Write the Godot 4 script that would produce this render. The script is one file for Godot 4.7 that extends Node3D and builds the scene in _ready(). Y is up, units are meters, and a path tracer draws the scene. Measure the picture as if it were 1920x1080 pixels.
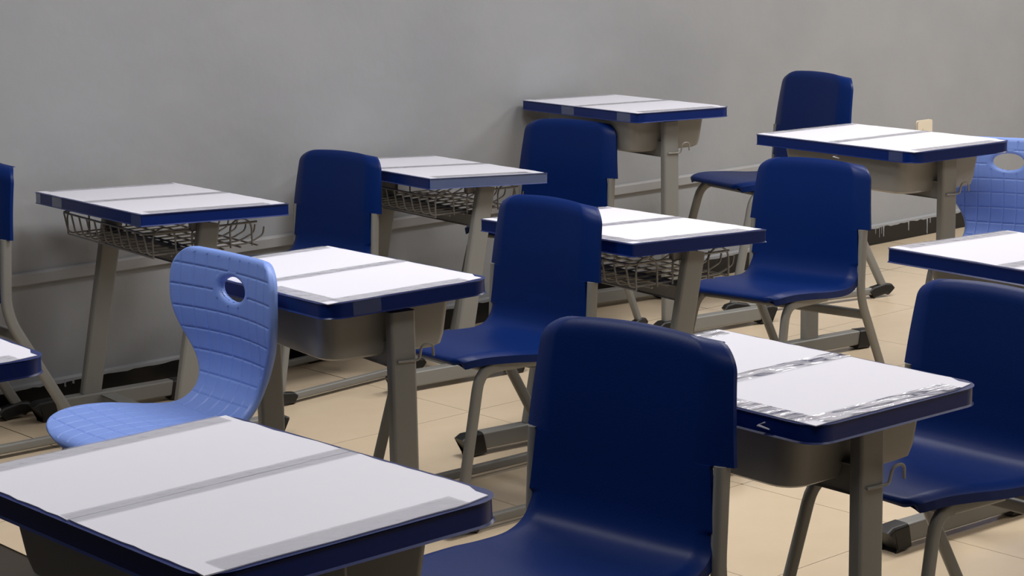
extends Node3D
# A classroom corner seen by a standing photographer: three rows of desks and chairs along a grey wall.
# Axes: +x runs along the left-hand wall towards the rear, +z points away from that wall, y is up, the floor is y = 0.

const WALL_Z := -5.724
const REAR_X := 10.6
const CEIL := 2.9
var M := {}
var names := {}
var rng := RandomNumberGenerator.new()

func _ready():
	rng.seed = 7
	# ---- camera
	var cam := Camera3D.new()
	cam.name = "camera"
	var aw := 0.725847
	var p := 0.188749
	var r := -0.018613
	var b := Basis(Vector3(cos(r), sin(r) * cos(p), -sin(r) * sin(p)), Vector3(-sin(r), cos(r) * cos(p), -cos(r) * sin(p)), Vector3(0, sin(p), cos(p)))
	cam.transform = Transform3D(Basis(Vector3.UP, -aw) * b, Vector3(0, 1.5709, 0))
	cam.fov = rad_to_deg(2.0 * atan(540.0 / 3781.0))
	cam.near = 0.05
	cam.far = 60.0
	add_child(cam)
	cam.current = true
	# ---- surroundings and exposure
	var env := Environment.new()
	env.background_mode = Environment.BG_COLOR
	env.background_color = Color(0.6, 0.65, 0.7)
	env.background_energy_multiplier = 0.3
	env.tonemap_mode = Environment.TONE_MAPPER_LINEAR
	env.tonemap_exposure = 1.0
	env.sdfgi_enabled = true
	env.ssao_enabled = true
	env.ssil_enabled = true
	var we := WorldEnvironment.new()
	we.name = "surroundings"
	we.environment = env
	add_child(we)
	make_materials()
	# ---- ceiling lights: x, z, share of the power
	for l in LAMPS:
		ceiling_panel(l[0], l[1], l[2], l[3])
	room()
	furniture()

const LAMPS := [[3.6, -3.85, 0.9, "the white tray desk behind the light blue chair"], [5.8, -3.85, 0.75, "the last desk of the middle row"], [8.2, -3.7, 1.5, "the empty rear corner beyond the desks"], [3.6, -1.2, 0.2, "the aisle beside the shiny taped desk"], [5.8, -1.2, 0.25, "the aisle right of the cut off right-hand desk"], [8.2, -1.2, 0.7, "the rear of the right-hand aisle"], [1.4, -3.85, 0.6, "the desk that shows only its blue corner"], [1.4, -1.2, 0.3, "the aisle beside the nearest desk"]]
const LAMP_ENERGY := 4.95

# ------------------------------------------------------------------ materials
func noise_tex(freq: float, size := 512, normal := false, bump := 4.0, ramp: Gradient = null, octaves := 4) -> NoiseTexture2D:
	var n := FastNoiseLite.new()
	n.seed = 11
	n.frequency = freq
	n.fractal_octaves = octaves
	var t := NoiseTexture2D.new()
	t.width = size
	t.height = size
	t.seamless = true
	t.noise = n
	t.as_normal_map = normal
	t.bump_strength = bump
	if ramp:
		t.color_ramp = ramp
	return t

func two(a: Color, c: Color) -> Gradient:
	var g := Gradient.new()
	g.colors = PackedColorArray([a, c])
	g.offsets = PackedFloat32Array([0.25, 0.75])
	return g

func mat(called: String, c: Color, rough := 0.6, metal := 0.0) -> StandardMaterial3D:
	var m := StandardMaterial3D.new()
	m.resource_name = called
	m.albedo_color = c
	m.roughness = rough
	m.metallic = metal
	M[called] = m
	return m

func tri(m: StandardMaterial3D, s: float, world := false):
	m.uv1_triplanar = true
	m.uv1_world_triplanar = world
	m.uv1_scale = Vector3(s, s, s)

func make_materials():
	var m := mat("wall_paint", Color(1, 1, 1), 0.55)
	m.albedo_texture = noise_tex(0.006, 512, false, 4.0, two(Color(0.578, 0.588, 0.602), Color(0.594, 0.603, 0.615)))
	m.normal_enabled = true
	m.normal_texture = noise_tex(0.03, 512, true, 1.5)
	m.normal_scale = 0.25
	tri(m, 0.5, true)
	mat("trim_paint", Color(0.60, 0.60, 0.605), 0.45)
	mat("lamp_frame", Color(0.8, 0.8, 0.8), 0.5)
	mat("ceiling_paint", Color(0.8, 0.8, 0.79), 0.8)
	m = mat("baseboard_black", Color(0.028, 0.026, 0.03), 0.35)
	m = mat("tile_glaze", Color(1, 1, 1), 0.22)
	m.albedo_texture = noise_tex(0.02, 512, false, 4.0, two(Color(0.84, 0.765, 0.655), Color(0.848, 0.773, 0.663)))
	tri(m, 0.7, true)
	mat("grout", Color(0.22, 0.19, 0.165), 0.85)
	m = mat("navy_plastic", Color(0.0, 0.13, 0.37), 0.42)
	m.metallic_specular = 0.3
	m.normal_enabled = true
	m.normal_texture = noise_tex(0.12, 256, true, 2.0)
	m.normal_scale = 0.12
	tri(m, 6.0)
	m = mat("light_blue_plastic", Color(0.475, 0.59, 0.87), 0.45)
	m.normal_enabled = true
	m.normal_texture = noise_tex(0.15, 256, true, 3.0)
	m.normal_scale = 0.3
	tri(m, 8.0)
	m = mat("desk_edge_blue", Color(0.0, 0.12, 0.38), 0.34)
	m.metallic_specular = 0.4
	m = mat("paper_white", Color(0.845, 0.845, 0.89), 0.55)
	m = mat("clear_tape", Color(0.62, 0.62, 0.67, 0.23), 0.14)
	m.transparency = BaseMaterial3D.TRANSPARENCY_ALPHA
	m.normal_enabled = true
	m.normal_texture = noise_tex(0.02, 256, true, 6.0, null, 3)
	m.normal_scale = 0.35
	tri(m, 5.0)
	m = mat("frosted_tape", Color(0.62, 0.70, 0.85, 0.12), 0.25)
	m.transparency = BaseMaterial3D.TRANSPARENCY_ALPHA
	m = mat("faint_tape", Color(0.62, 0.70, 0.85, 0.045), 0.2)
	m.transparency = BaseMaterial3D.TRANSPARENCY_ALPHA
	m = mat("crumpled_tape", Color(0.66, 0.66, 0.70, 0.22), 0.09)
	m.transparency = BaseMaterial3D.TRANSPARENCY_ALPHA
	m.normal_enabled = true
	m.normal_texture = noise_tex(0.02, 256, true, 12.0, null, 2)
	m.normal_scale = 1.0
	tri(m, 4.0)
	m.uv1_scale = Vector3(1.2, 4.0, 6.0)
	m = mat("grey_metal", Color(0.49, 0.488, 0.472), 0.42)
	m.normal_enabled = true
	m.normal_texture = noise_tex(0.2, 256, true, 2.0)
	m.normal_scale = 0.1
	tri(m, 5.0)
	mat("wire_metal", Color(0.52, 0.515, 0.50), 0.35, 0.1)
	mat("tray_plastic", Color(0.54, 0.535, 0.515), 0.4)
	mat("black_rubber", Color(0.025, 0.024, 0.028), 0.5)
	mat("cream_plastic", Color(0.86, 0.82, 0.74), 0.4)
	m = mat("lamp_glow", Color(0.9, 0.9, 0.9), 0.6)
	m.emission_enabled = true
	m.emission = Color(1.0, 0.985, 0.97)
	m.emission_energy_multiplier = 1.0

# ------------------------------------------------------------------ mesh building
class Shape:
	var v := PackedVector3Array()
	func tri(a: Vector3, b: Vector3, c: Vector3):       # counter-clockwise seen from outside
		v.append(a); v.append(b); v.append(c)
	func quad(a: Vector3, b: Vector3, c: Vector3, d: Vector3):
		tri(a, b, c); tri(a, c, d)
	func add(o: Shape, t := Transform3D.IDENTITY):
		for q in o.v:
			v.append(t * q)
	func mesh(angle := 38.0) -> ArrayMesh:
		var n := v.size()
		var face := PackedVector3Array(); face.resize(n / 3)
		var at := {}
		for i in n / 3:
			var f := (v[3 * i + 1] - v[3 * i]).cross(v[3 * i + 2] - v[3 * i])
			face[i] = f
			for k in 3:
				var key := Vector3i((v[3 * i + k] * 20000.0).round())
				if not at.has(key):
					at[key] = PackedInt32Array()
				at[key].append(i)
		var lim := cos(deg_to_rad(angle))
		var ov := PackedVector3Array(); var on := PackedVector3Array()
		for i in n / 3:
			if face[i].length_squared() < 1e-22:
				continue
			var me := face[i].normalized()
			for k in [0, 2, 1]:
				var s := Vector3.ZERO
				for j in at[Vector3i((v[3 * i + k] * 20000.0).round())]:
					var fj := face[j]
					if fj.length_squared() > 1e-22 and fj.normalized().dot(me) > lim:
						s += fj
				ov.append(v[3 * i + k])
				on.append(s.normalized() if s.length_squared() > 1e-24 else me)
		var a := []
		a.resize(Mesh.ARRAY_MAX)
		a[Mesh.ARRAY_VERTEX] = ov
		a[Mesh.ARRAY_NORMAL] = on
		var am := ArrayMesh.new()
		am.add_surface_from_arrays(Mesh.PRIMITIVE_TRIANGLES, a)
		return am

func numbered(called: String) -> String:
	if not names.has(called):
		names[called] = 0
		return called
	names[called] += 1
	return "%s_%03d" % [called, names[called]]

func put(called: String, mesh: Mesh, material: Material, parent: Node3D = null) -> MeshInstance3D:
	var o := MeshInstance3D.new()
	o.mesh = mesh
	o.material_override = material
	o.cast_shadow = GeometryInstance3D.SHADOW_CASTING_SETTING_ON
	if parent == null:
		o.name = numbered(called)
		add_child(o)
	else:
		o.name = called
		parent.add_child(o, true)
	return o

func thing(called: String, label: String, category: String, group := "", at := Vector3.ZERO, turn := 0.0) -> Node3D:
	var o := Node3D.new()
	o.name = numbered(called)
	add_child(o)
	o.position = at
	o.rotation.y = turn
	tag(o, label, category, group)
	return o

func tag(o: Node, label: String, category: String, group := ""):
	o.set_meta("label", label)
	o.set_meta("category", category)
	if group != "":
		o.set_meta("group", group)

func structure(o: Node, label := ""):
	o.set_meta("kind", "structure")
	if label != "":
		o.set_meta("label", label)

# a convex outline in x-z, extruded from y0 to y1 with bevelled rims; corners run counter-clockwise seen from +y (x right, z down: clockwise in x-z)
func prism(pts: PackedVector2Array, y0: float, y1: float, bevel := 0.002) -> Shape:
	var s := Shape.new()
	var n := pts.size()
	var inner := inset(pts, bevel)
	var rings := []
	for k in 4:
		var src: PackedVector2Array = inner if k == 0 or k == 3 else pts
		var y: float = [y0, y0 + bevel, y1 - bevel, y1][k]
		var ring := PackedVector3Array()
		for q in src:
			ring.append(Vector3(q.x, y, q.y))
		rings.append(ring)
	for k in 3:
		for i in n:
			var j := (i + 1) % n
			s.quad(rings[k][i], rings[k][j], rings[k + 1][j], rings[k + 1][i])
	for i in range(1, n - 1):
		s.tri(rings[3][0], rings[3][i], rings[3][i + 1])
		s.tri(rings[0][0], rings[0][i + 1], rings[0][i])
	return s

func inset(pts: PackedVector2Array, d: float) -> PackedVector2Array:
	var out := PackedVector2Array()
	var n := pts.size()
	for i in n:
		var a := (pts[i] - pts[(i + n - 1) % n]).normalized()
		var c := (pts[(i + 1) % n] - pts[i]).normalized()
		var na := Vector2(a.y, -a.x)
		var nc := Vector2(c.y, -c.x)
		var m := na + nc
		var l := m.length_squared()
		out.append(pts[i] - m * (2.0 * d / maxf(l, 0.5)) if l > 0.01 else pts[i])
	return out

# rectangle with its own corner radii: order (x0,z1) (x1,z1) (x1,z0) (x0,z0)
func round_rect(x0: float, x1: float, z0: float, z1: float, radii: Array, seg := 6) -> PackedVector2Array:
	var out := PackedVector2Array()
	var c := [Vector2(x0, z1), Vector2(x1, z1), Vector2(x1, z0), Vector2(x0, z0)]
	var inward := [Vector2(1, -1), Vector2(-1, -1), Vector2(-1, 1), Vector2(1, 1)]
	var start := [PI, PI * 0.5, 0.0, -PI * 0.5]
	for k in 4:
		var r: float = radii[k]
		var n := seg if r > 0.008 else 2
		for i in n + 1:
			var a: float = start[k] - PI * 0.5 * float(i) / n
			out.append(c[k] + inward[k] * r + Vector2(cos(a), sin(a)) * r)
	return out

func box(x0: float, x1: float, y0: float, y1: float, z0: float, z1: float, bevel := 0.002) -> Shape:
	return prism(PackedVector2Array([Vector2(x0, z1), Vector2(x1, z1), Vector2(x1, z0), Vector2(x0, z0)]), y0, y1, bevel)

# sweep of a section (2-D outline, first axis towards "side", second towards the path's own up) along a path
func sweep(path: PackedVector3Array, section: PackedVector2Array, side := Vector3(0, 0, 1), caps := true) -> Shape:
	var s := Shape.new()
	var n := path.size()
	var m := section.size()
	var rings := []
	for i in n:
		var t := (path[mini(i + 1, n - 1)] - path[maxi(i - 1, 0)]).normalized()
		var sd := (side - t * side.dot(t)).normalized()
		var up := sd.cross(t)
		var k := 1.0
		if i > 0 and i < n - 1:
			var a := (path[i] - path[i - 1]).normalized()
			k = 1.0 / maxf(0.5, sqrt((1.0 + a.dot((path[i + 1] - path[i]).normalized())) * 0.5))
		var ring := PackedVector3Array()
		for q in section:
			ring.append(path[i] + sd * q.x + up * q.y * k)
		rings.append(ring)
	for i in n - 1:
		for j in m:
			var l := (j + 1) % m
			s.quad(rings[i][j], rings[i][l], rings[i + 1][l], rings[i + 1][j])
	if caps:
		for j in range(1, m - 1):
			s.tri(rings[0][0], rings[0][j + 1], rings[0][j])
			s.tri(rings[n - 1][0], rings[n - 1][j], rings[n - 1][j + 1])
	return s

func circle(r: float, n := 8) -> PackedVector2Array:
	var o := PackedVector2Array()
	for i in n:
		o.append(Vector2(cos(TAU * i / n), sin(TAU * i / n)) * r)
	return o

func oval(w: float, h: float, r: float) -> PackedVector2Array:
	var o := PackedVector2Array()
	for k in 4:
		var c := Vector2((w * 0.5 - r) * [1, -1, -1, 1][k], (h * 0.5 - r) * [1, 1, -1, -1][k])
		for i in 4:
			var a := PI * 0.5 * (k + i / 3.0)
			o.append(c + Vector2(cos(a), sin(a)) * r)
	return o

# round the corners of a polyline
func rounded(pts: Array, r: float, seg := 5) -> PackedVector3Array:
	var o := PackedVector3Array()
	o.append(pts[0])
	for i in range(1, pts.size() - 1):
		var p: Vector3 = pts[i]
		var a: Vector3 = pts[i - 1] - p
		var c: Vector3 = pts[i + 1] - p
		var d := minf(r, minf(a.length(), c.length()) * 0.45)
		var p0 := p + a.normalized() * d
		var p1 := p + c.normalized() * d
		for k in seg + 1:
			var t := float(k) / seg
			o.append(p0.lerp(p, t).lerp(p.lerp(p1, t), t))
	o.append(pts[pts.size() - 1])
	return o

func wire(path: PackedVector3Array, r: float, n := 6) -> Shape:
	var side := Vector3(0, 0, 1)
	var span := path[path.size() - 1] - path[0]
	var flat := (path[path.size() / 2] - path[0]).cross(span)
	if flat.length() > 1e-5:
		side = flat.normalized()
	elif absf(span.normalized().z) > 0.9:
		side = Vector3(1, 0, 0)
	return sweep(path, circle(r, n), side)

# ------------------------------------------------------------------ the room
func ceiling_panel(x: float, z: float, share: float, where: String):
	var o := thing("ceiling_light", "white rectangular ceiling light panel above " + where, "ceiling light", "ceiling light panels", Vector3(x, CEIL, z))
	var f := box(-0.62, 0.62, -0.03, 0.0, -0.32, -0.295)
	f.add(box(-0.62, 0.62, -0.03, 0.0, 0.295, 0.32))
	f.add(box(-0.62, -0.595, -0.03, 0.0, -0.295, 0.295))
	f.add(box(0.595, 0.62, -0.03, 0.0, -0.295, 0.295))
	put("frame", f.mesh(), M.lamp_frame, o)
	put("diffuser", box(-0.595, 0.595, -0.018, -0.004, -0.295, 0.295).mesh(), M.lamp_glow, o)
	var l := AreaLight3D.new()
	l.name = "panel_light"
	l.area_size = Vector2(1.18, 0.58)
	l.light_energy = LAMP_ENERGY * share
	l.light_color = Color(1.0, 0.99, 0.985)
	l.area_range = 20.0
	l.shadow_enabled = true
	o.add_child(l)
	l.position = Vector3(0, -0.03, 0)
	l.rotation.x = -PI / 2

const FRONT_X := -2.6
const SIDE_Z := 3.2

func room():
	# floor: a bed of grout with each tile on it
	var fl := put("floor", box(FRONT_X - 0.15, REAR_X + 0.15, -0.12, -0.004, WALL_Z - 0.15, SIDE_Z + 0.15).mesh(), M.grout)
	structure(fl, "beige tiled classroom floor with thin darker joints")
	var T := 0.57
	var tile := prism(round_rect(-T / 2 + 0.0032, T / 2 - 0.0032, -T / 2 + 0.0032, T / 2 - 0.0032, [0.0, 0.0, 0.0, 0.0]), -0.009, 0.0, 0.0012).mesh()
	var k := 0
	for i in range(-3, 12):
		for j in range(-4, 8):
			var x := 3.985 + T * (i + 0.5)
			var z := -3.56 + T * (j + 0.5)
			if x > REAR_X - 0.02 or z - T / 2 < WALL_Z - 0.05 or z > SIDE_Z:
				continue
			var o := put("tile", tile, M.tile_glaze, fl)
			o.position = Vector3(x, 0, z)
			k += 1
	# a cut row of tiles along the wall, and the rest of the floor out of sight
	for i in range(-3, 11):
		var o := put("tile", box(-T / 2 + 0.0032, T / 2 - 0.0032, -0.009, 0.0, WALL_Z, -5.27 - 0.0032, 0.0012).mesh(), M.tile_glaze, fl)
		o.position.x = 3.985 + T * (i + 0.5)
	# walls
	var w := put("wall_left", box(FRONT_X - 0.15, REAR_X + 0.15, -0.1, CEIL + 0.1, WALL_Z - 0.15, WALL_Z, 0.0).mesh(), M.wall_paint)
	structure(w, "long grey painted wall the first row of desks stands along")
	w = put("wall_rear", box(REAR_X, REAR_X + 0.15, -0.1, CEIL + 0.1, WALL_Z, SIDE_Z, 0.0).mesh(), M.wall_paint)
	structure(w, "grey painted wall behind the last desks")
	w = put("wall_right", box(FRONT_X - 0.15, REAR_X + 0.15, -0.1, CEIL + 0.1, SIDE_Z, SIDE_Z + 0.15, 0.0).mesh(), M.wall_paint)
	structure(w)
	w = put("wall_front", box(FRONT_X - 0.15, FRONT_X, -0.1, CEIL + 0.1, WALL_Z, SIDE_Z, 0.0).mesh(), M.wall_paint)
	structure(w)
	w = put("ceiling", box(FRONT_X - 0.15, REAR_X + 0.15, CEIL, CEIL + 0.15, WALL_Z - 0.15, SIDE_Z + 0.15, 0.0).mesh(), M.ceiling_paint)
	structure(w)
	# rail at knee height along the left wall
	var rail := Shape.new()
	var prof := PackedVector2Array([Vector2(0, 0), Vector2(0.012, 0.002), Vector2(0.016, 0.006), Vector2(0.016, 0.036), Vector2(0.010, 0.042), Vector2(0, 0.044)])
	rail = sweep(PackedVector3Array([Vector3(FRONT_X, 0.407, WALL_Z), Vector3(7.55, 0.407, WALL_Z)]), prof, Vector3(0, 0, 1))
	w = put("trim_1", rail.mesh(20.0), M.trim_paint)
	structure(w, "narrow pale grey rail running along the wall at knee height")
	# black baseboards with the wall paint run down over them
	baseboard("baseboard_left", true)
	baseboard("baseboard_rear", false)
	# socket plate on the left wall near the corner
	var s := thing("wall_socket", "cream socket plate on the wall beyond the far white desk", "socket", "", Vector3(7.66, 0.495, WALL_Z))
	var plate := prism(round_rect(-0.052, 0.052, -0.045, 0.045, [0.008, 0.008, 0.008, 0.008]), 0.0, 0.012, 0.003)
	var t := Transform3D(Basis(Vector3(1, 0, 0), Vector3(0, 0, 1), Vector3(0, -1, 0)), Vector3.ZERO)
	var sh := Shape.new()
	sh.add(plate, t)
	put("plate", sh.mesh(), M.cream_plastic, s)
	var rocker := Shape.new()
	rocker.add(prism(round_rect(-0.018, 0.018, -0.012, 0.022, [0.003, 0.003, 0.003, 0.003]), 0.011, 0.0145, 0.001), t)
	put("insert", rocker.mesh(), M.cream_plastic, s)

func baseboard(called: String, left: bool):
	var n := 340 if left else 60
	var a0 := (2.2 if left else WALL_Z)
	var a1 := (REAR_X if left else -2.0)
	var at := func(a: float, y: float, d: float) -> Vector3:
		return Vector3(a, y, WALL_Z + d) if left else Vector3(REAR_X - d, y, a)
	var s := box(a0, a1, 0.0, 0.082, WALL_Z, WALL_Z + 0.012, 0.0015) if left else box(REAR_X - 0.012, REAR_X, 0.0, 0.082, a0, a1, 0.0015)
	var o := put(called, s.mesh(), M.baseboard_black)
	structure(o, "black baseboard with grey paint run over its top edge")
	# the ragged skin of wall paint that laps over the top of the board
	var sk := Shape.new()
	var nz := FastNoiseLite.new()
	nz.seed = 5
	nz.frequency = 6.0
	var prev := -1.0
	for i in n + 1:
		var a: float = lerpf(a0, a1, float(i) / n)
		var low := 0.0765 + 0.006 * nz.get_noise_1d(a * 3.0) + 0.004 * nz.get_noise_1d(a * 14.0)
		if i > 0:
			var b: float = lerpf(a0, a1, float(i - 1) / n)
			var q := [at.call(b, prev, 0.0138), at.call(a, low, 0.0138), at.call(a, 0.086, 0.0136), at.call(b, 0.086, 0.0136), at.call(b, 0.092, 0.0), at.call(a, 0.092, 0.0), at.call(b, prev, 0.010), at.call(a, low, 0.010)]
			if left:
				sk.quad(q[0], q[1], q[2], q[3]); sk.quad(q[3], q[2], q[5], q[4]); sk.quad(q[6], q[7], q[1], q[0])
			else:
				sk.quad(q[0], q[3], q[2], q[1]) if false else sk.quad(q[0], q[1], q[2], q[3])
				sk.quad(q[3], q[2], q[5], q[4]); sk.quad(q[6], q[7], q[1], q[0])
		prev = low
	put("paint_lap", sk.mesh(50.0), M.wall_paint, o)
	if not left:
		return
	# single runs of paint: place along the wall, lowest height, width
	for d in [[7.302, 0.050, 0.006], [7.33, 0.030, 0.004], [7.345, 0.046, 0.004], [7.362, 0.030, 0.011], [7.548, 0.036, 0.010], [7.690, 0.004, 0.010], [7.712, 0.052, 0.008], [7.80, 0.02, 0.004], [3.13, 0.060, 0.012], [3.16, 0.066, 0.014], [5.31, 0.05, 0.008]]:
		var run := Shape.new()
		var pr := []
		for i in 9:
			var y: float = lerpf(0.084, d[1], i / 8.0)
			var wd: float = d[2] * (0.5 + 0.9 * pow(1.0 - i / 8.0, 3.0) + (0.25 if i == 7 else 0.0)) * (0.35 if i == 8 else 1.0)
			pr.append([y, wd * 0.5])
		for i in 8:
			var x: float = d[0]
			var bb: float = WALL_Z + 0.0118
			var fr: float = WALL_Z + 0.0155
			var l0 := Vector3(x - pr[i][1], pr[i][0], bb); var l1 := Vector3(x - pr[i + 1][1], pr[i + 1][0], bb)
			var r0 := Vector3(x + pr[i][1], pr[i][0], bb); var r1 := Vector3(x + pr[i + 1][1], pr[i + 1][0], bb)
			var c0 := Vector3(x, pr[i][0], fr); var c1 := Vector3(x, pr[i + 1][0], fr)
			run.quad(l1, c1, c0, l0)
			run.quad(c1, r1, r0, c0)
		put("paint_drip", run.mesh(80.0), M.wall_paint, o)

# ------------------------------------------------------------------ desks
# local axes: +x towards the pupil, +z towards the pupil's left, y up; d: depth, w: width, h: height of the top
func desk(called: String, label: String, at: Vector2, turn: float, h: float, tu: float, tv: float, w: float, d: float, basket: bool, opt := {}) -> Node3D:
	var t := thing(called, label, "desk", "white-topped classroom desks", Vector3(at.x, 0, at.y), turn)
	var top := Basis(Vector3(1, tu, 0).normalized(), Vector3(-tu, 1, -tv).normalized(), Vector3(0, tv, 1).normalized())
	var tt := Transform3D(top, Vector3(0, h, 0))
	var th := 0.034
	var x0 := -d / 2; var x1 := d / 2; var z0 := -w / 2; var z1 := w / 2
	var rr := [0.006, 0.006, 0.006, 0.006] if basket else [0.045, 0.05, 0.03, 0.012]
	var o := put("desktop", prism(round_rect(x0, x1, z0, z1, rr), -th, 0.0, 0.003).mesh(30.0), M.desk_edge_blue, t)
	o.transform = tt
	# two white sheets meet on the long axis
	var cut := 0.004 if basket else 0.012
	for k in 2:
		var sh := put("paper_sheet", sheet(x0 + 0.004, x1 - 0.006, z0 + 0.004 if k == 0 else 0.001, -0.001 if k == 0 else z1 - 0.005, cut, k, opt.get("seed", 0)).mesh(60.0), M.paper_white, t)
		sh.transform = tt
	# clear tape over the seam, along the sides and, torn, across the front
	var tapes := [[x0 + 0.004, x1 - 0.004, -0.024, 0.024], [x0 + 0.03, x1 - 0.02, z0 + 0.002, z0 + 0.05], [x0 + 0.03, x1 - 0.06, z1 - 0.05, z1 - 0.001]]
	if opt.get("front_tape", false):
		tapes.append([x0 + 0.001, x0 + 0.045, z1 - 0.30, z1 - 0.03])
	for q in tapes:
		var tp := put("tape_strip", tape(q[0], q[1], q[2], q[3], opt.get("seed", 0)).mesh(60.0), M.crumpled_tape if opt.get("crumpled", false) else M.clear_tape, t)
		tp.transform = tt
	for q in opt.get("edge_tape", []):   # tape folded over the blue edge: side, from, to
		var e := box(x0 - 0.0012, x0 - 0.0004, -th + 0.001, 0.0006, q[1], q[2], 0.0002) if q[0] == "front" else box(q[1], q[2], -th + 0.001, 0.0006, z1 + 0.0004, z1 + 0.0012, 0.0002)
		o = put("edge_tape", e.mesh(), M.frosted_tape if q[2] - q[1] > 0.4 else M.faint_tape, t)
		o.transform = tt
	for q in opt.get("scrap", []):
		var sc := wire(PackedVector3Array([Vector3(q[0], q[1], q[2]), Vector3(q[0] - 0.006, q[1] - 0.006, q[2] - 0.012), Vector3(q[0] - 0.002, q[1] - 0.010, q[2] + 0.012)]), 0.0014)
		o = put("paper_scrap", sc.mesh(), M.paper_white, t)
		o.transform = tt
	# frame
	var lz := w / 2 - 0.055
	var lx: float = opt.get("leg_x", -0.03)
	var slant: float = 0.12 if basket else 0.0
	var fx: float = opt.get("foot_x", 0.0)
	for s in [-1.0, 1.0]:
		var leg := sweep(PackedVector3Array([Vector3(lx, h - th - 0.004, s * lz), Vector3(lx - slant, 0.062, s * lz)]), oval(0.03, 0.066, 0.009), Vector3(0, 0, 1))
		put("leg", leg.mesh(30.0), M.grey_metal, t)
		var f0 := lx - slant + fx - 0.22
		var f1 := lx - slant + fx + 0.25
		var foot := put("foot", sweep(PackedVector3Array([Vector3(f0, 0.042, s * lz), Vector3(f1, 0.042, s * lz)]), oval(0.045, 0.05, 0.006), Vector3(0, 0, 1)).mesh(30.0), M.grey_metal, t)
		for e in [f0, f1]:
			var dir := -1.0 if e == f0 else 1.0
			var cap := sweep(PackedVector3Array([Vector3(e - dir * 0.035, 0.037, s * lz), Vector3(e - dir * 0.03, 0.036, s * lz), Vector3(e + dir * 0.018, 0.033, s * lz), Vector3(e + dir * 0.022, 0.03, s * lz)]), oval(0.052, 0.066, 0.01), Vector3(0, 0, 1))
			put("foot_cap", cap.mesh(30.0), M.black_rubber, foot)
	# cross beam under the top
	var cb := h - th - (0.118 if basket else 0.105)
	var ch := 0.02 if basket else 0.028
	put("cross_beam", box(lx - 0.02 - slant * 0.2, lx + 0.02 - slant * 0.2, cb - ch, cb + ch, -lz + 0.01, lz - 0.01, 0.004).mesh(), M.grey_metal, t)
	if basket:
		put("cross_bar", box(lx - slant + 0.03, lx - slant + 0.07, 0.03, 0.06, -lz + 0.02, lz - 0.02, 0.004).mesh(), M.grey_metal, t)
		wire_basket(t, h - th, d, lz - 0.02)
	else:
		tray(t, h - th, d, lz - 0.018)
		# bag hook: strap and loop on the pupil's left-hand leg
		var hk := wire(rounded([Vector3(lx - 0.02, h - 0.150, lz + 0.018), Vector3(lx + 0.02, h - 0.152, lz + 0.018), Vector3(lx + 0.034, h - 0.150, lz + 0.022), Vector3(lx + 0.036, h - 0.116, lz + 0.030), Vector3(lx + 0.064, h - 0.116, lz + 0.032), Vector3(lx + 0.066, h - 0.145, lz + 0.030)], 0.016), 0.003)
		put("bag_hook", hk.mesh(60.0), M.wire_metal, t)
	return t

func sheet(x0: float, x1: float, z0: float, z1: float, cut: float, k: int, sd: int) -> Shape:
	var s := Shape.new()
	var nx := 14; var nz := 12
	var n := FastNoiseLite.new()
	n.seed = 20 + sd * 3 + k
	n.frequency = 3.0
	var g := []
	for i in nx + 1:
		var row := []
		for j in nz + 1:
			var u := float(i) / nx; var v := float(j) / nz
			var a := x0 + n.get_noise_2d(v * 2.0, 5.0) * 0.0035
			var c := x1 + n.get_noise_2d(v * 2.0, 9.0) * 0.0035 - (cut if k == 1 else 0.0) * (1.0 if v > 0.9 else 0.0)
			var e := z0 + (n.get_noise_2d(u * 2.0, 15.0) * 0.004 if k == 0 else 0.0)
			var f := z1 + (n.get_noise_2d(u * 2.0, 19.0) * 0.004 if k == 1 else 0.0)
			if k == 1:
				f -= cut * smoothstep(0.85, 1.0, u)
			row.append(Vector3(lerpf(a, c, u), 0.0012 + 0.0007 * (1.0 + n.get_noise_2d(u * 1.2, v * 1.2)), lerpf(e, f, v)))
		g.append(row)
	for i in nx:
		for j in nz:
			s.quad(g[i][j], g[i][j + 1], g[i + 1][j + 1], g[i + 1][j])
	var rim := []
	for i in nx + 1: rim.append(g[i][0])
	for j in range(1, nz + 1): rim.append(g[nx][j])
	for i in range(nx - 1, -1, -1): rim.append(g[i][nz])
	for j in range(nz - 1, 0, -1): rim.append(g[0][j])
	for i in rim.size():
		var a: Vector3 = rim[i]; var c: Vector3 = rim[(i + 1) % rim.size()]
		s.quad(a, c, Vector3(c.x, 0.0003, c.z), Vector3(a.x, 0.0003, a.z))
	return s

func tape(x0: float, x1: float, z0: float, z1: float, sd: int) -> Shape:
	var s := Shape.new()
	var n := FastNoiseLite.new()
	n.seed = 50 + sd
	n.frequency = 9.0
	var nx := 30; var nz := 6
	var g := []
	for i in nx + 1:
		var row := []
		for j in nz + 1:
			var x := lerpf(x0, x1, float(i) / nx)
			var z := lerpf(z0, z1, float(j) / nz)
			row.append(Vector3(x, 0.0033 + 0.0007 * n.get_noise_2d(x, z * 2.0), z))
		g.append(row)
	for i in nx:
		for j in nz:
			s.quad(g[i][j], g[i][j + 1], g[i + 1][j + 1], g[i + 1][j])
	return s

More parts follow.
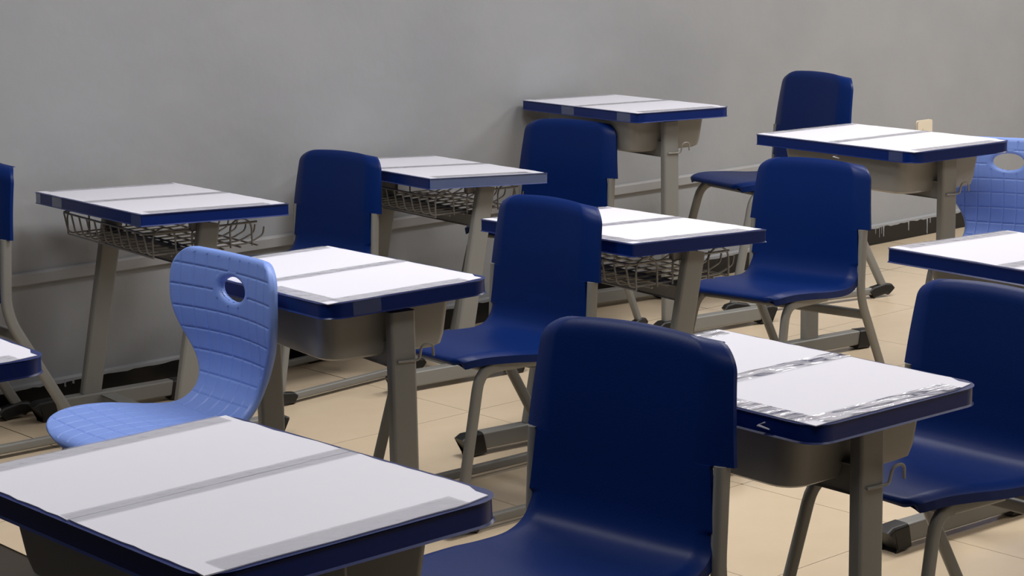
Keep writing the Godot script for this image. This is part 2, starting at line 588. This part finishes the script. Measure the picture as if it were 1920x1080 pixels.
func tray(t: Node3D, y: float, d: float, lz: float):
	# a plastic tray hung under the top: deep at the front, its side walls cut round at the pupil's end
	var s := Shape.new()
	var x0 := -d / 2 + 0.035; var x1 := d / 2 - 0.06
	var z0 := -lz + 0.012; var z1 := lz - 0.012
	var deep := 0.112
	var sec := []
	for lev in [[0.0, 0.0, 0.03], [-deep + 0.03, 0.010, 0.035], [-deep + 0.008, 0.016, 0.035], [-deep, 0.03, 0.03]]:
		var ring := PackedVector3Array()
		for q in round_rect(x0 + lev[1], x1 - lev[1] * 0.8, z0 + lev[1], z1 - lev[1], [lev[2] + 0.015, 0.02, 0.02, lev[2] + 0.015], 6):
			ring.append(Vector3(q.x, y - 0.0012 + lev[0], q.y))
		sec.append(ring)
	var n: int = sec[0].size()
	for k in 3:
		for i in n:
			var j := (i + 1) % n
			s.quad(sec[k + 1][i], sec[k + 1][j], sec[k][j], sec[k][i])
	for i in range(1, n - 1):
		s.tri(sec[3][0], sec[3][i + 1], sec[3][i])
	put("tray", s.mesh(40.0), M.tray_plastic, t)

func wire_basket(t: Node3D, y: float, d: float, lz: float):
	var x0 := -d / 2 + 0.05; var x1 := d / 2 - 0.07
	var r := 0.0028
	var yb := y - 0.088; var yt := y - 0.022
	var rim := wire(rounded([Vector3(x1, yt, -lz), Vector3(x0, yt, -lz), Vector3(x0, yt, lz), Vector3(x1, yt, lz)], 0.03), 0.0032)
	var k := put("wire_basket", sweep(rounded([Vector3(x1, yt, -lz), Vector3(x0, yt, -lz), Vector3(x0, yt, lz), Vector3(x1, yt, lz)], 0.03), circle(0.0032, 6), Vector3(0, 1, 0)).mesh(60.0), M.wire_metal, t)
	var n := 11
	var w1 := wire(rounded([Vector3(x0, yt, 0), Vector3(x0 + 0.012, yb, 0), Vector3(x1 - 0.02, yb, 0), Vector3(x1 + 0.03, yb + 0.02, 0), Vector3(x1 + 0.035, yb + 0.045, 0)], 0.018), r).mesh(60.0)
	for i in n:
		var o := put("wire", w1, M.wire_metal, k)
		o.position.z = lerpf(-lz + 0.02, lz - 0.02, float(i) / (n - 1))
	var w2 := wire(PackedVector3Array([Vector3(0, yb - 0.005, -lz), Vector3(0, yb - 0.005, 0), Vector3(0, yb - 0.005, lz)]), r).mesh(60.0)
	for i in 7:
		var o := put("wire", w2, M.wire_metal, k)
		o.position.x = lerpf(x0 + 0.02, x1, i / 6.0)
	# arched loops in the two end walls
	var arch := PackedVector3Array()
	arch.append(Vector3(-0.036, yb - 0.004, 0))
	for i in 9:
		var a := PI * (1.0 - i / 8.0)
		arch.append(Vector3(cos(a) * 0.036, y - 0.042 + sin(a) * 0.034, 0))
	arch.append(Vector3(0.036, yb - 0.004, 0))
	var w3 := wire(arch, r).mesh(60.0)
	for s in [-1.0, 1.0]:
		for i in 3:
			var o := put("wire_loop", w3, M.wire_metal, k)
			o.position = Vector3(x0 + 0.055 + i * 0.125, 0, s * lz)
	# clips that hold the rim to the top
	for s in [-1.0, 1.0]:
		put("clip", box(x0 + 0.14, x0 + 0.17, yt - 0.004, y + 0.001, s * lz - 0.01, s * lz + 0.01, 0.002).mesh(), M.wire_metal, k)

# ------------------------------------------------------------------ chairs
# local axes: the pupil looks along -x, +z is the pupil's left, origin on the floor below the back
func spline(pts: Array, n: int) -> PackedVector2Array:
	var o := PackedVector2Array()
	var c := Curve2D.new()
	for i in pts.size():
		var a: Vector2 = pts[maxi(i - 1, 0)]
		var b: Vector2 = pts[mini(i + 1, pts.size() - 1)]
		var p: Vector2 = pts[i]
		var t := (b - a).normalized()
		c.add_point(p, -t * p.distance_to(a) * 0.33, t * p.distance_to(b) * 0.33)
	c.bake_interval = 0.002
	for i in n:
		o.append(c.sample_baked(c.get_baked_length() * i / (n - 1)))
	return o

func lerp_table(tab: Array, x: float) -> float:
	for i in range(1, tab.size()):
		if x <= tab[i][0]:
			var f: float = clampf((x - tab[i - 1][0]) / (tab[i][0] - tab[i - 1][0]), 0.0, 1.0)
			return lerpf(tab[i - 1][1], tab[i][1], f)
	return tab[-1][1]

func mesh_of(pos: PackedVector3Array, idx: PackedInt32Array, nor: PackedVector3Array) -> ArrayMesh:
	var a := []
	a.resize(Mesh.ARRAY_MAX)
	a[Mesh.ARRAY_VERTEX] = pos
	a[Mesh.ARRAY_NORMAL] = nor
	a[Mesh.ARRAY_INDEX] = idx
	var m := ArrayMesh.new()
	m.add_surface_from_arrays(Mesh.PRIMITIVE_TRIANGLES, a)
	return m

func navy_shell() -> ArrayMesh:
	var prof := spline([Vector2(-0.398, 0.434), Vector2(-0.403, 0.443), Vector2(-0.394, 0.455), Vector2(-0.34, 0.463), Vector2(-0.24, 0.458), Vector2(-0.13, 0.447), Vector2(-0.06, 0.446), Vector2(-0.022, 0.460), Vector2(-0.006, 0.490), Vector2(0.0, 0.54), Vector2(0.004, 0.60), Vector2(0.012, 0.68), Vector2(0.024, 0.76), Vector2(0.030, 0.785), Vector2(0.044, 0.800), Vector2(0.054, 0.796)], 150)
	var cols := [-1.0, -0.985, -0.95, -0.9, -0.86, -0.83, -0.6, -0.35, -0.1, 0.1, 0.35, 0.6, 0.83, 0.86, 0.9, 0.95, 0.985, 1.0]
	var rows := []          # [profile point, tangent, half width, is back, share of the flange]
	var len_at := 0.0
	for i in prof.size():
		var q := prof[i]
		var t := (prof[mini(i + 1, prof.size() - 1)] - prof[maxi(i - 1, 0)]).normalized()
		var hw := 0.0
		var fl := 0.0
		if q.y > 0.606 and q.x > -0.05:
			hw = lerpf(0.226, 0.207, (q.y - 0.606) / 0.19)
			var over := q.y - 0.760
			if over > 0.0 or i > 145:
				var f := clampf(over / 0.040, 0.0, 1.0) if i < 140 or q.x < 0.043 else 1.0
				hw -= 0.042 * (1.0 - sqrt(maxf(0.0, 1.0 - f * f)))
			fl = 1.0
		elif q.x > -0.05:
			hw = lerp_table([[0.44, 0.203], [0.49, 0.202], [0.54, 0.197], [0.606, 0.190]], q.y)
		else:
			hw = lerp_table([[-0.40, 0.150], [-0.394, 0.158], [-0.38, 0.168], [-0.355, 0.176], [-0.30, 0.182], [-0.2, 0.194], [-0.05, 0.203]], q.x)
		if i > 0 and rows[-1][3] == 0.0 and fl == 1.0:
			var pr = rows[-1]
			rows.append([q, t, 0.190, 0.0])
		rows.append([q, t, hw, fl])
	var s := Shape.new()
	var th := 0.009
	var fr := []
	var bk := []
	for r in rows:
		var q: Vector2 = r[0]
		var t: Vector2 = r[1]
		var nrm := Vector2(-t.y, t.x)      # towards the sitter / up
		if q.y > 0.62:
			nrm = nrm.lerp(Vector2(-0.99, 0.14), smoothstep(0.62, 0.70, q.y)).normalized()
		var zin: float = 0.83 * (lerpf(0.190, 0.188, clampf((q.y - 0.606) / 0.19, 0.0, 1.0)) - (lerpf(0.226, 0.207, clampf((q.y - 0.606) / 0.19, 0.0, 1.0)) - r[2]) if r[3] > 0.0 else r[2])
		var a := []
		var c := []
		for u in cols:
			var e: float = maxf(0.0, (absf(u) - 0.83) / 0.17)
			var bend: float = (0.008 * e + 0.014 * e * e) * r[3] + (1.0 - r[3]) * (0.004 if q.y > 0.5 else 0.012) * e * e
			var dish: float = lerpf(0.004, 0.010, smoothstep(0.44, 0.60, q.y)) * (1.0 - u * u)
			var z: float = signf(u) * (absf(u) / 0.83 * zin if absf(u) <= 0.83 else lerpf(zin, r[2], (absf(u) - 0.83) / 0.17))
			var at: Vector2 = q - nrm * (bend + dish)
			at.y += 0.014 * (1.0 - pow(minf(absf(u) / 0.83 * zin / 0.19 if absf(u) <= 0.83 else zin / 0.19 + (absf(u) - 0.83) / 0.17 * (r[2] - zin) / 0.19, 1.0), 2.0)) * smoothstep(0.70, 0.80, q.y)
			var back: Vector2 = at - nrm * lerpf(0.020, th, smoothstep(0.455, 0.56, q.y))
			a.append(Vector3(at.x, at.y, z))
			c.append(Vector3(back.x, back.y, z))
		fr.append(a)
		bk.append(c)
	var n := rows.size()
	var m := cols.size()
	for i in n - 1:
		for j in m - 1:
			s.quad(fr[i][j], fr[i][j + 1], fr[i + 1][j + 1], fr[i + 1][j])
			s.quad(bk[i][j], bk[i + 1][j], bk[i + 1][j + 1], bk[i][j + 1])
		s.quad(fr[i][0], fr[i + 1][0], bk[i + 1][0], bk[i][0])
		s.quad(fr[i][m - 1], bk[i][m - 1], bk[i + 1][m - 1], fr[i + 1][m - 1])
	for j in m - 1:
		s.quad(fr[0][j], bk[0][j], bk[0][j + 1], fr[0][j + 1])
		s.quad(fr[n - 1][j], fr[n - 1][j + 1], bk[n - 1][j + 1], bk[n - 1][j])
	return s.mesh(42.0)

# the light blue shell: thick, waisted, with a grip hole and a grid of fine grooves
func blue_shell() -> ArrayMesh:
	var prof := spline([Vector2(-0.425, 0.432), Vector2(-0.40, 0.447), Vector2(-0.33, 0.453), Vector2(-0.22, 0.449), Vector2(-0.12, 0.440), Vector2(-0.05, 0.444), Vector2(-0.008, 0.474), Vector2(0.010, 0.525), Vector2(0.008, 0.59), Vector2(0.002, 0.66), Vector2(0.004, 0.74), Vector2(0.014, 0.815)], 330)
	var total := 0.0
	var lens := [0.0]
	for i in range(1, prof.size()):
		total += prof[i].distance_to(prof[i - 1])
		lens.append(total)
	var half := [[0.0, 0.02], [0.006, 0.066], [0.016, 0.104], [0.035, 0.145], [0.065, 0.180], [0.11, 0.205], [0.17, 0.214], [0.23, 0.206], [0.29, 0.184], [0.34, 0.160], [0.38, 0.143], [0.415, 0.134], [0.445, 0.132], [0.475, 0.138], [0.51, 0.156], [0.545, 0.180], [0.58, 0.203], [0.62, 0.220], [0.66, 0.227], [0.72, 0.224], [0.78, 0.216], [0.84, 0.206]]
	var hc := Curve2D.new()
	for q in half:
		hc.add_point(Vector2(q[0], q[1]))
	var m := 150
	var n := prof.size()
	var th := 0.013        # half thickness
	var hole_s := total - 0.087
	var ha := 0.056; var hb := 0.031; var hz := 0.014
	var half_at := func(l: float) -> float:
		var w := smooth_table(half, l)
		var top := total - l
		if top < 0.07:
			var f := 1.0 - top / 0.07
			w = minf(w, 0.226) - 0.075 * (1.0 - sqrt(maxf(0.0, 1.0 - f * f)))
		return w
	var surf := func(l: float, z: float, side: float) -> Vector3:
		var fi: float = clampf(l / total, 0.0, 1.0) * (n - 1)
		var i := mini(int(fi), n - 2)
		var q := prof[i].lerp(prof[i + 1], fi - i)
		var t := (prof[mini(i + 2, n - 1)] - prof[maxi(i - 1, 0)]).normalized()
		var nrm := Vector2(-t.y, t.x)
		var w: float = half_at.call(l)
		var edge: float = minf(minf(w - absf(z), l), total - l)
		var k: float = clampf(edge / 0.016, 0.0, 1.0)
		var off: float = th * sqrt(1.0 - (1.0 - k) * (1.0 - k))
		# rolled rim round the hole
		var dz := (z - hz) / ha; var dl := (l - hole_s) / hb
		var rho := sqrt(dz * dz + dl * dl)
		if rho < 1.35:
			var kk := clampf((rho - 1.0) / 0.35, 0.0, 1.0)
			off = minf(off, th * (0.25 + 0.75 * sqrt(1.0 - (1.0 - kk) * (1.0 - kk))))
		if side > 0.0 and edge > 0.012 and rho > 1.4:
			var gl := absf(fposmod(l + 0.02, 0.052) - 0.026)
			var gz := absf(fposmod(z + 0.023, 0.046) - 0.023)
			var g := minf(gl, gz)
			off -= 0.0034 * clampf(1.0 - g / 0.0030, 0.0, 1.0)
		# seat dished, back hollow
		var dish := lerpf(0.012, 0.030, smoothstep(0.40, 0.56, l)) * (1.0 - z * z / 0.050)
		var at: Vector2 = q + nrm * (off * side - dish)
		return Vector3(at.x, at.y, z)
	var pos := PackedVector3Array()
	var nor := PackedVector3Array()
	var idx := PackedInt32Array()
	for side in [1.0, -1.0]:
		var base := pos.size()
		var grid := PackedVector3Array()
		for i in n:
			var l: float = total * i / (n - 1)
			var w: float = half_at.call(l)
			for j in m + 1:
				# columns: in the row's own width, denser at the rims
				var u := 2.0 * j / m - 1.0
				var z := w * u
				var ll := l
				# push the points inside the hole out to its rim
				var dz := (z - hz) / ha; var dl := (l - hole_s) / hb
				var rho := sqrt(dz * dz + dl * dl)
				if rho < 1.0 and rho > 0.0001:
					z = hz + (z - hz) / rho
					ll = hole_s + (l - hole_s) / rho
				grid.append(surf.call(ll, z, side))
		pos.append_array(grid)
		for i in n - 1:
			for j in m:
				var l := total * (i + 0.5) / (n - 1)
				var w: float = half_at.call(l)
				var z := w * (2.0 * (j + 0.5) / m - 1.0)
				var dz := (z - hz) / ha; var dl := (l - hole_s) / hb
				if dz * dz + dl * dl < 0.955:
					continue
				var a := base + i * (m + 1) + j
				var quad := [a, a + 1, a + m + 2, a + m + 1]
				if side > 0.0:
					idx.append_array([quad[0], quad[2], quad[1], quad[0], quad[3], quad[2]])
				else:
					idx.append_array([quad[0], quad[1], quad[2], quad[0], quad[2], quad[3]])
	# the wall of the hole
	var hb0 := pos.size()
	var ns := 72
	for i in ns:
		var a := TAU * i / ns
		pos.append(surf.call(hole_s + sin(a) * hb, hz + cos(a) * ha, 1.0))
		pos.append(surf.call(hole_s + sin(a) * hb, hz + cos(a) * ha, -1.0))
	for i in ns:
		var j := (i + 1) % ns
		var q := [hb0 + 2 * i, hb0 + 2 * j, hb0 + 2 * j + 1, hb0 + 2 * i + 1]
		idx.append_array([q[0], q[1], q[2], q[0], q[2], q[3]])
	nor.resize(pos.size())
	for i in range(0, idx.size(), 3):
		var f := (pos[idx[i + 2]] - pos[idx[i]]).cross(pos[idx[i + 1]] - pos[idx[i]])
		for k in 3:
			nor[idx[i + k]] += f
	for i in nor.size():
		nor[i] = nor[i].normalized() if nor[i].length_squared() > 1e-20 else Vector3.UP
	return mesh_of(pos, idx, nor)

func smooth_table(tab: Array, x: float) -> float:
	for i in range(1, tab.size()):
		if x <= tab[i][0]:
			var p0: float = tab[maxi(i - 2, 0)][1]
			var p1: float = tab[i - 1][1]
			var p2: float = tab[i][1]
			var p3: float = tab[mini(i + 1, tab.size() - 1)][1]
			var x0: float = tab[maxi(i - 2, 0)][0]
			var x1: float = tab[i - 1][0]
			var x2: float = tab[i][0]
			var x3: float = tab[mini(i + 1, tab.size() - 1)][0]
			var h := x2 - x1
			var t := clampf((x - x1) / h, 0.0, 1.0)
			var m1 := (p2 - p0) / maxf(x2 - x0, 1e-4) * h
			var m2 := (p3 - p1) / maxf(x3 - x1, 1e-4) * h
			return p1 * (2 * t * t * t - 3 * t * t + 1) + m1 * (t * t * t - 2 * t * t + t) + p2 * (-2 * t * t * t + 3 * t * t) + m2 * (t * t * t - t * t)
	return tab[-1][1]

func chair_frame(t: Node3D, post_top: float, zs: float, post: bool):
	var up := 0.006 if post else 0.0
	var sec := oval(0.02, 0.032, 0.0095)
	for s in [-1.0, 1.0]:
		var z: float = s * zs
		# rear leg: post behind the back, bent out towards the floor
		var zp: float = s * (zs + 0.009 if post else zs - 0.06)
		var top := Vector3(0.024, post_top, zp) if post else Vector3(-0.10, 0.418, zp)
		var path := rounded([top, Vector3(0.010 if post else -0.02, 0.40, zp), Vector3(0.215, 0.030, s * zs)], 0.06 if post else 0.05, 6)
		put("rear_leg", sweep(path, sec, Vector3(0, 0, 1)).mesh(50.0), M.grey_metal, t)
		var fz: float = s * (zs - 0.03)
		path = rounded([Vector3(-0.12, 0.409 + up, fz), Vector3(-0.335, 0.415 + up, fz), Vector3(-0.44, 0.030, s * zs)], 0.055, 6)
		put("front_leg", sweep(path, sec, Vector3(0, 0, 1)).mesh(50.0), M.grey_metal, t)
		var run := put("floor_runner", sweep(PackedVector3Array([Vector3(-0.44, 0.026, z), Vector3(0.215, 0.026, z)]), oval(0.022, 0.026, 0.007), Vector3(0, 0, 1)).mesh(50.0), M.grey_metal, t)
		for e in [-0.44, 0.215]:
			var d := -1.0 if e < 0.0 else 1.0
			var cap := sweep(PackedVector3Array([Vector3(e - d * 0.06, 0.014, z), Vector3(e - d * 0.05, 0.022, z), Vector3(e, 0.031, z), Vector3(e + d * 0.022, 0.026, z), Vector3(e + d * 0.027, 0.02, z)]), oval(0.03, 0.04, 0.009), Vector3(0, 0, 1))
			put("rubber_cap", cap.mesh(50.0), M.black_rubber, run)
	put("cross_bar", sweep(PackedVector3Array([Vector3(0.045, 0.335, -zs), Vector3(0.045, 0.335, zs)]), oval(0.018, 0.03, 0.007), Vector3(1, 0, 0)).mesh(50.0), M.grey_metal, t)
	put("seat_rail", sweep(PackedVector3Array([Vector3(-0.30, 0.408 + up, -zs + 0.02), Vector3(-0.30, 0.408 + up, zs - 0.02)]), oval(0.03, 0.016, 0.007), Vector3(1, 0, 0)).mesh(50.0), M.grey_metal, t)

var navy: Node3D
var pale: Node3D

func chair(src: Node3D, label: String, at: Vector2, turn: float, k: float):
	var c: Node3D = src
	if src.has_meta("used"):
		c = src.duplicate()
		c.remove_meta("used")
		c.name = numbered("classroom_chair" if src == navy else "light_blue_chair")
		add_child(c)
	else:
		src.set_meta("used", true)
	c.position = Vector3(at.x, 0, at.y)
	c.rotation.y = turn
	c.scale = Vector3.ONE * k
	c.set_meta("label", label)

func furniture():
	# desks of the row along the wall, the middle row and the near row
	desk("classroom_desk", "white-topped desk with wire basket at the far left of the wall row", Vector2(3.221, -5.232), -0.099, 0.713, -0.035, 0.017, 0.741, 0.479, true, {"leg_x": 0.0, "foot_x": 0.06, "edge_tape": [["front", -0.24, -0.17], ["front", -0.36, -0.33], ["front", 0.31, 0.37]], "seed": 1})
	desk("classroom_desk", "basket desk by the wall with a pale taped edge, second of the wall row", Vector2(4.355, -5.310), -0.112, 0.688, -0.050, 0.007, 0.698, 0.472, true, {"leg_x": 0.02, "foot_x": -0.02, "edge_tape": [["side", -0.234, 0.234]], "seed": 2})
	desk("classroom_desk", "tall white-topped desk with grey tray standing last along the wall", Vector2(5.284, -5.306), -0.156, 0.831, -0.013, 0.008, 0.738, 0.428, false, {"leg_x": -0.03, "foot_x": 0.2, "edge_tape": [["front", 0.25, 0.33], ["front", -0.1, -0.02]], "seed": 3})
	desk("classroom_desk", "white-topped tray desk behind the light blue chair with the grid pattern", Vector2(2.785, -3.791), -0.139, 0.720, 0.022, 0.035, 0.769, 0.426, false, {"leg_x": 0.0, "front_tape": true, "edge_tape": [["side", -0.15, -0.08]], "seed": 4})
	desk("classroom_desk", "white-topped basket desk in the middle of the middle row", Vector2(3.935, -3.975), -0.122, 0.680, -0.023, 0.024, 0.709, 0.463, true, {"leg_x": 0.02, "front_tape": true, "seed": 5})
	desk("classroom_desk", "wide white-topped tray desk last in the middle row below the wall socket", Vector2(5.288, -4.119), -0.132, 0.792, 0.006, 0.005, 0.739, 0.444, false, {"leg_x": -0.02, "edge_tape": [["front", 0.26, 0.32]], "scrap": [[-0.215, -0.036, 0.02]], "seed": 6})
	desk("classroom_desk", "nearest desk with white paper top filling the lower left corner", Vector2(1.491, -2.308), -0.038, 0.780, 0.014, 0.030, 0.708, 0.467, false, {"leg_x": -0.03, "seed": 7})
	desk("classroom_desk", "white-topped tray desk behind the big navy chair with shiny crumpled tape", Vector2(2.782, -2.434), -0.033, 0.699, -0.005, -0.001, 0.667, 0.454, false, {"leg_x": -0.03, "front_tape": true, "crumpled": true, "scrap": [[-0.2285, -0.012, 0.22]], "seed": 8})
	desk("classroom_desk", "white-topped desk cut off by the right edge of the photo", Vector2(4.045, -2.606), -0.067, 0.733, -0.022, -0.006, 0.700, 0.454, false, {"leg_x": -0.03, "seed": 9})
	desk("classroom_desk", "desk in front of the light blue chair with only its blue corner showing", Vector2(1.645, -3.790), -0.06, 0.730, 0.0, 0.0, 0.700, 0.450, false, {"leg_x": -0.03, "seed": 10})
	# chairs
	navy = thing("classroom_chair", "navy chair", "chair", "navy plastic classroom chairs")
	put("shell", navy_shell(), M.navy_plastic, navy)
	chair_frame(navy, 0.607, 0.195, true)
	pale = thing("light_blue_chair", "light blue chair", "chair", "light blue chairs with a grip hole")
	put("shell", blue_shell(), M.light_blue_plastic, pale)
	chair_frame(pale, 0.42, 0.165, false)
	chair(navy, "navy chair cut off by the left edge in front of the wall row", Vector2(2.704, -5.474), -0.046, 1.062)
	chair(navy, "navy chair by the wall between the two wire basket desks", Vector2(3.997, -5.414), 0.105, 0.941)
	chair(navy, "navy chair pushed under the tall tray desk by the wall", Vector2(4.978, -5.320), 0.185, 0.977)
	chair(navy, "farthest navy chair standing alone against the rear of the wall row", Vector2(6.172, -5.186), -0.246, 1.098)
	chair(navy, "navy chair in the picture centre with its seat under a tray desk", Vector2(3.575, -3.930), -0.035, 0.980)
	chair(navy, "navy chair facing the middle basket desk, seat and legs in full view", Vector2(4.711, -3.959), 0.106, 0.969)
	chair(navy, "largest and nearest navy chair, behind the nearest desk", Vector2(2.394, -2.431), 0.089, 1.042)
	chair(navy, "navy chair cut off by the right edge behind the shiny taped desk", Vector2(3.414, -2.400), -0.046, 0.958)
	chair(pale, "light blue chair with round grip hole at left, its seat in view", Vector2(2.514, -3.84), -0.03, 0.977)
	chair(pale, "light blue chair with grip hole half out of the right edge", Vector2(5.655, -3.90), 0.32, 0.95)
	for c in [navy, pale]:
		c.remove_meta("used")
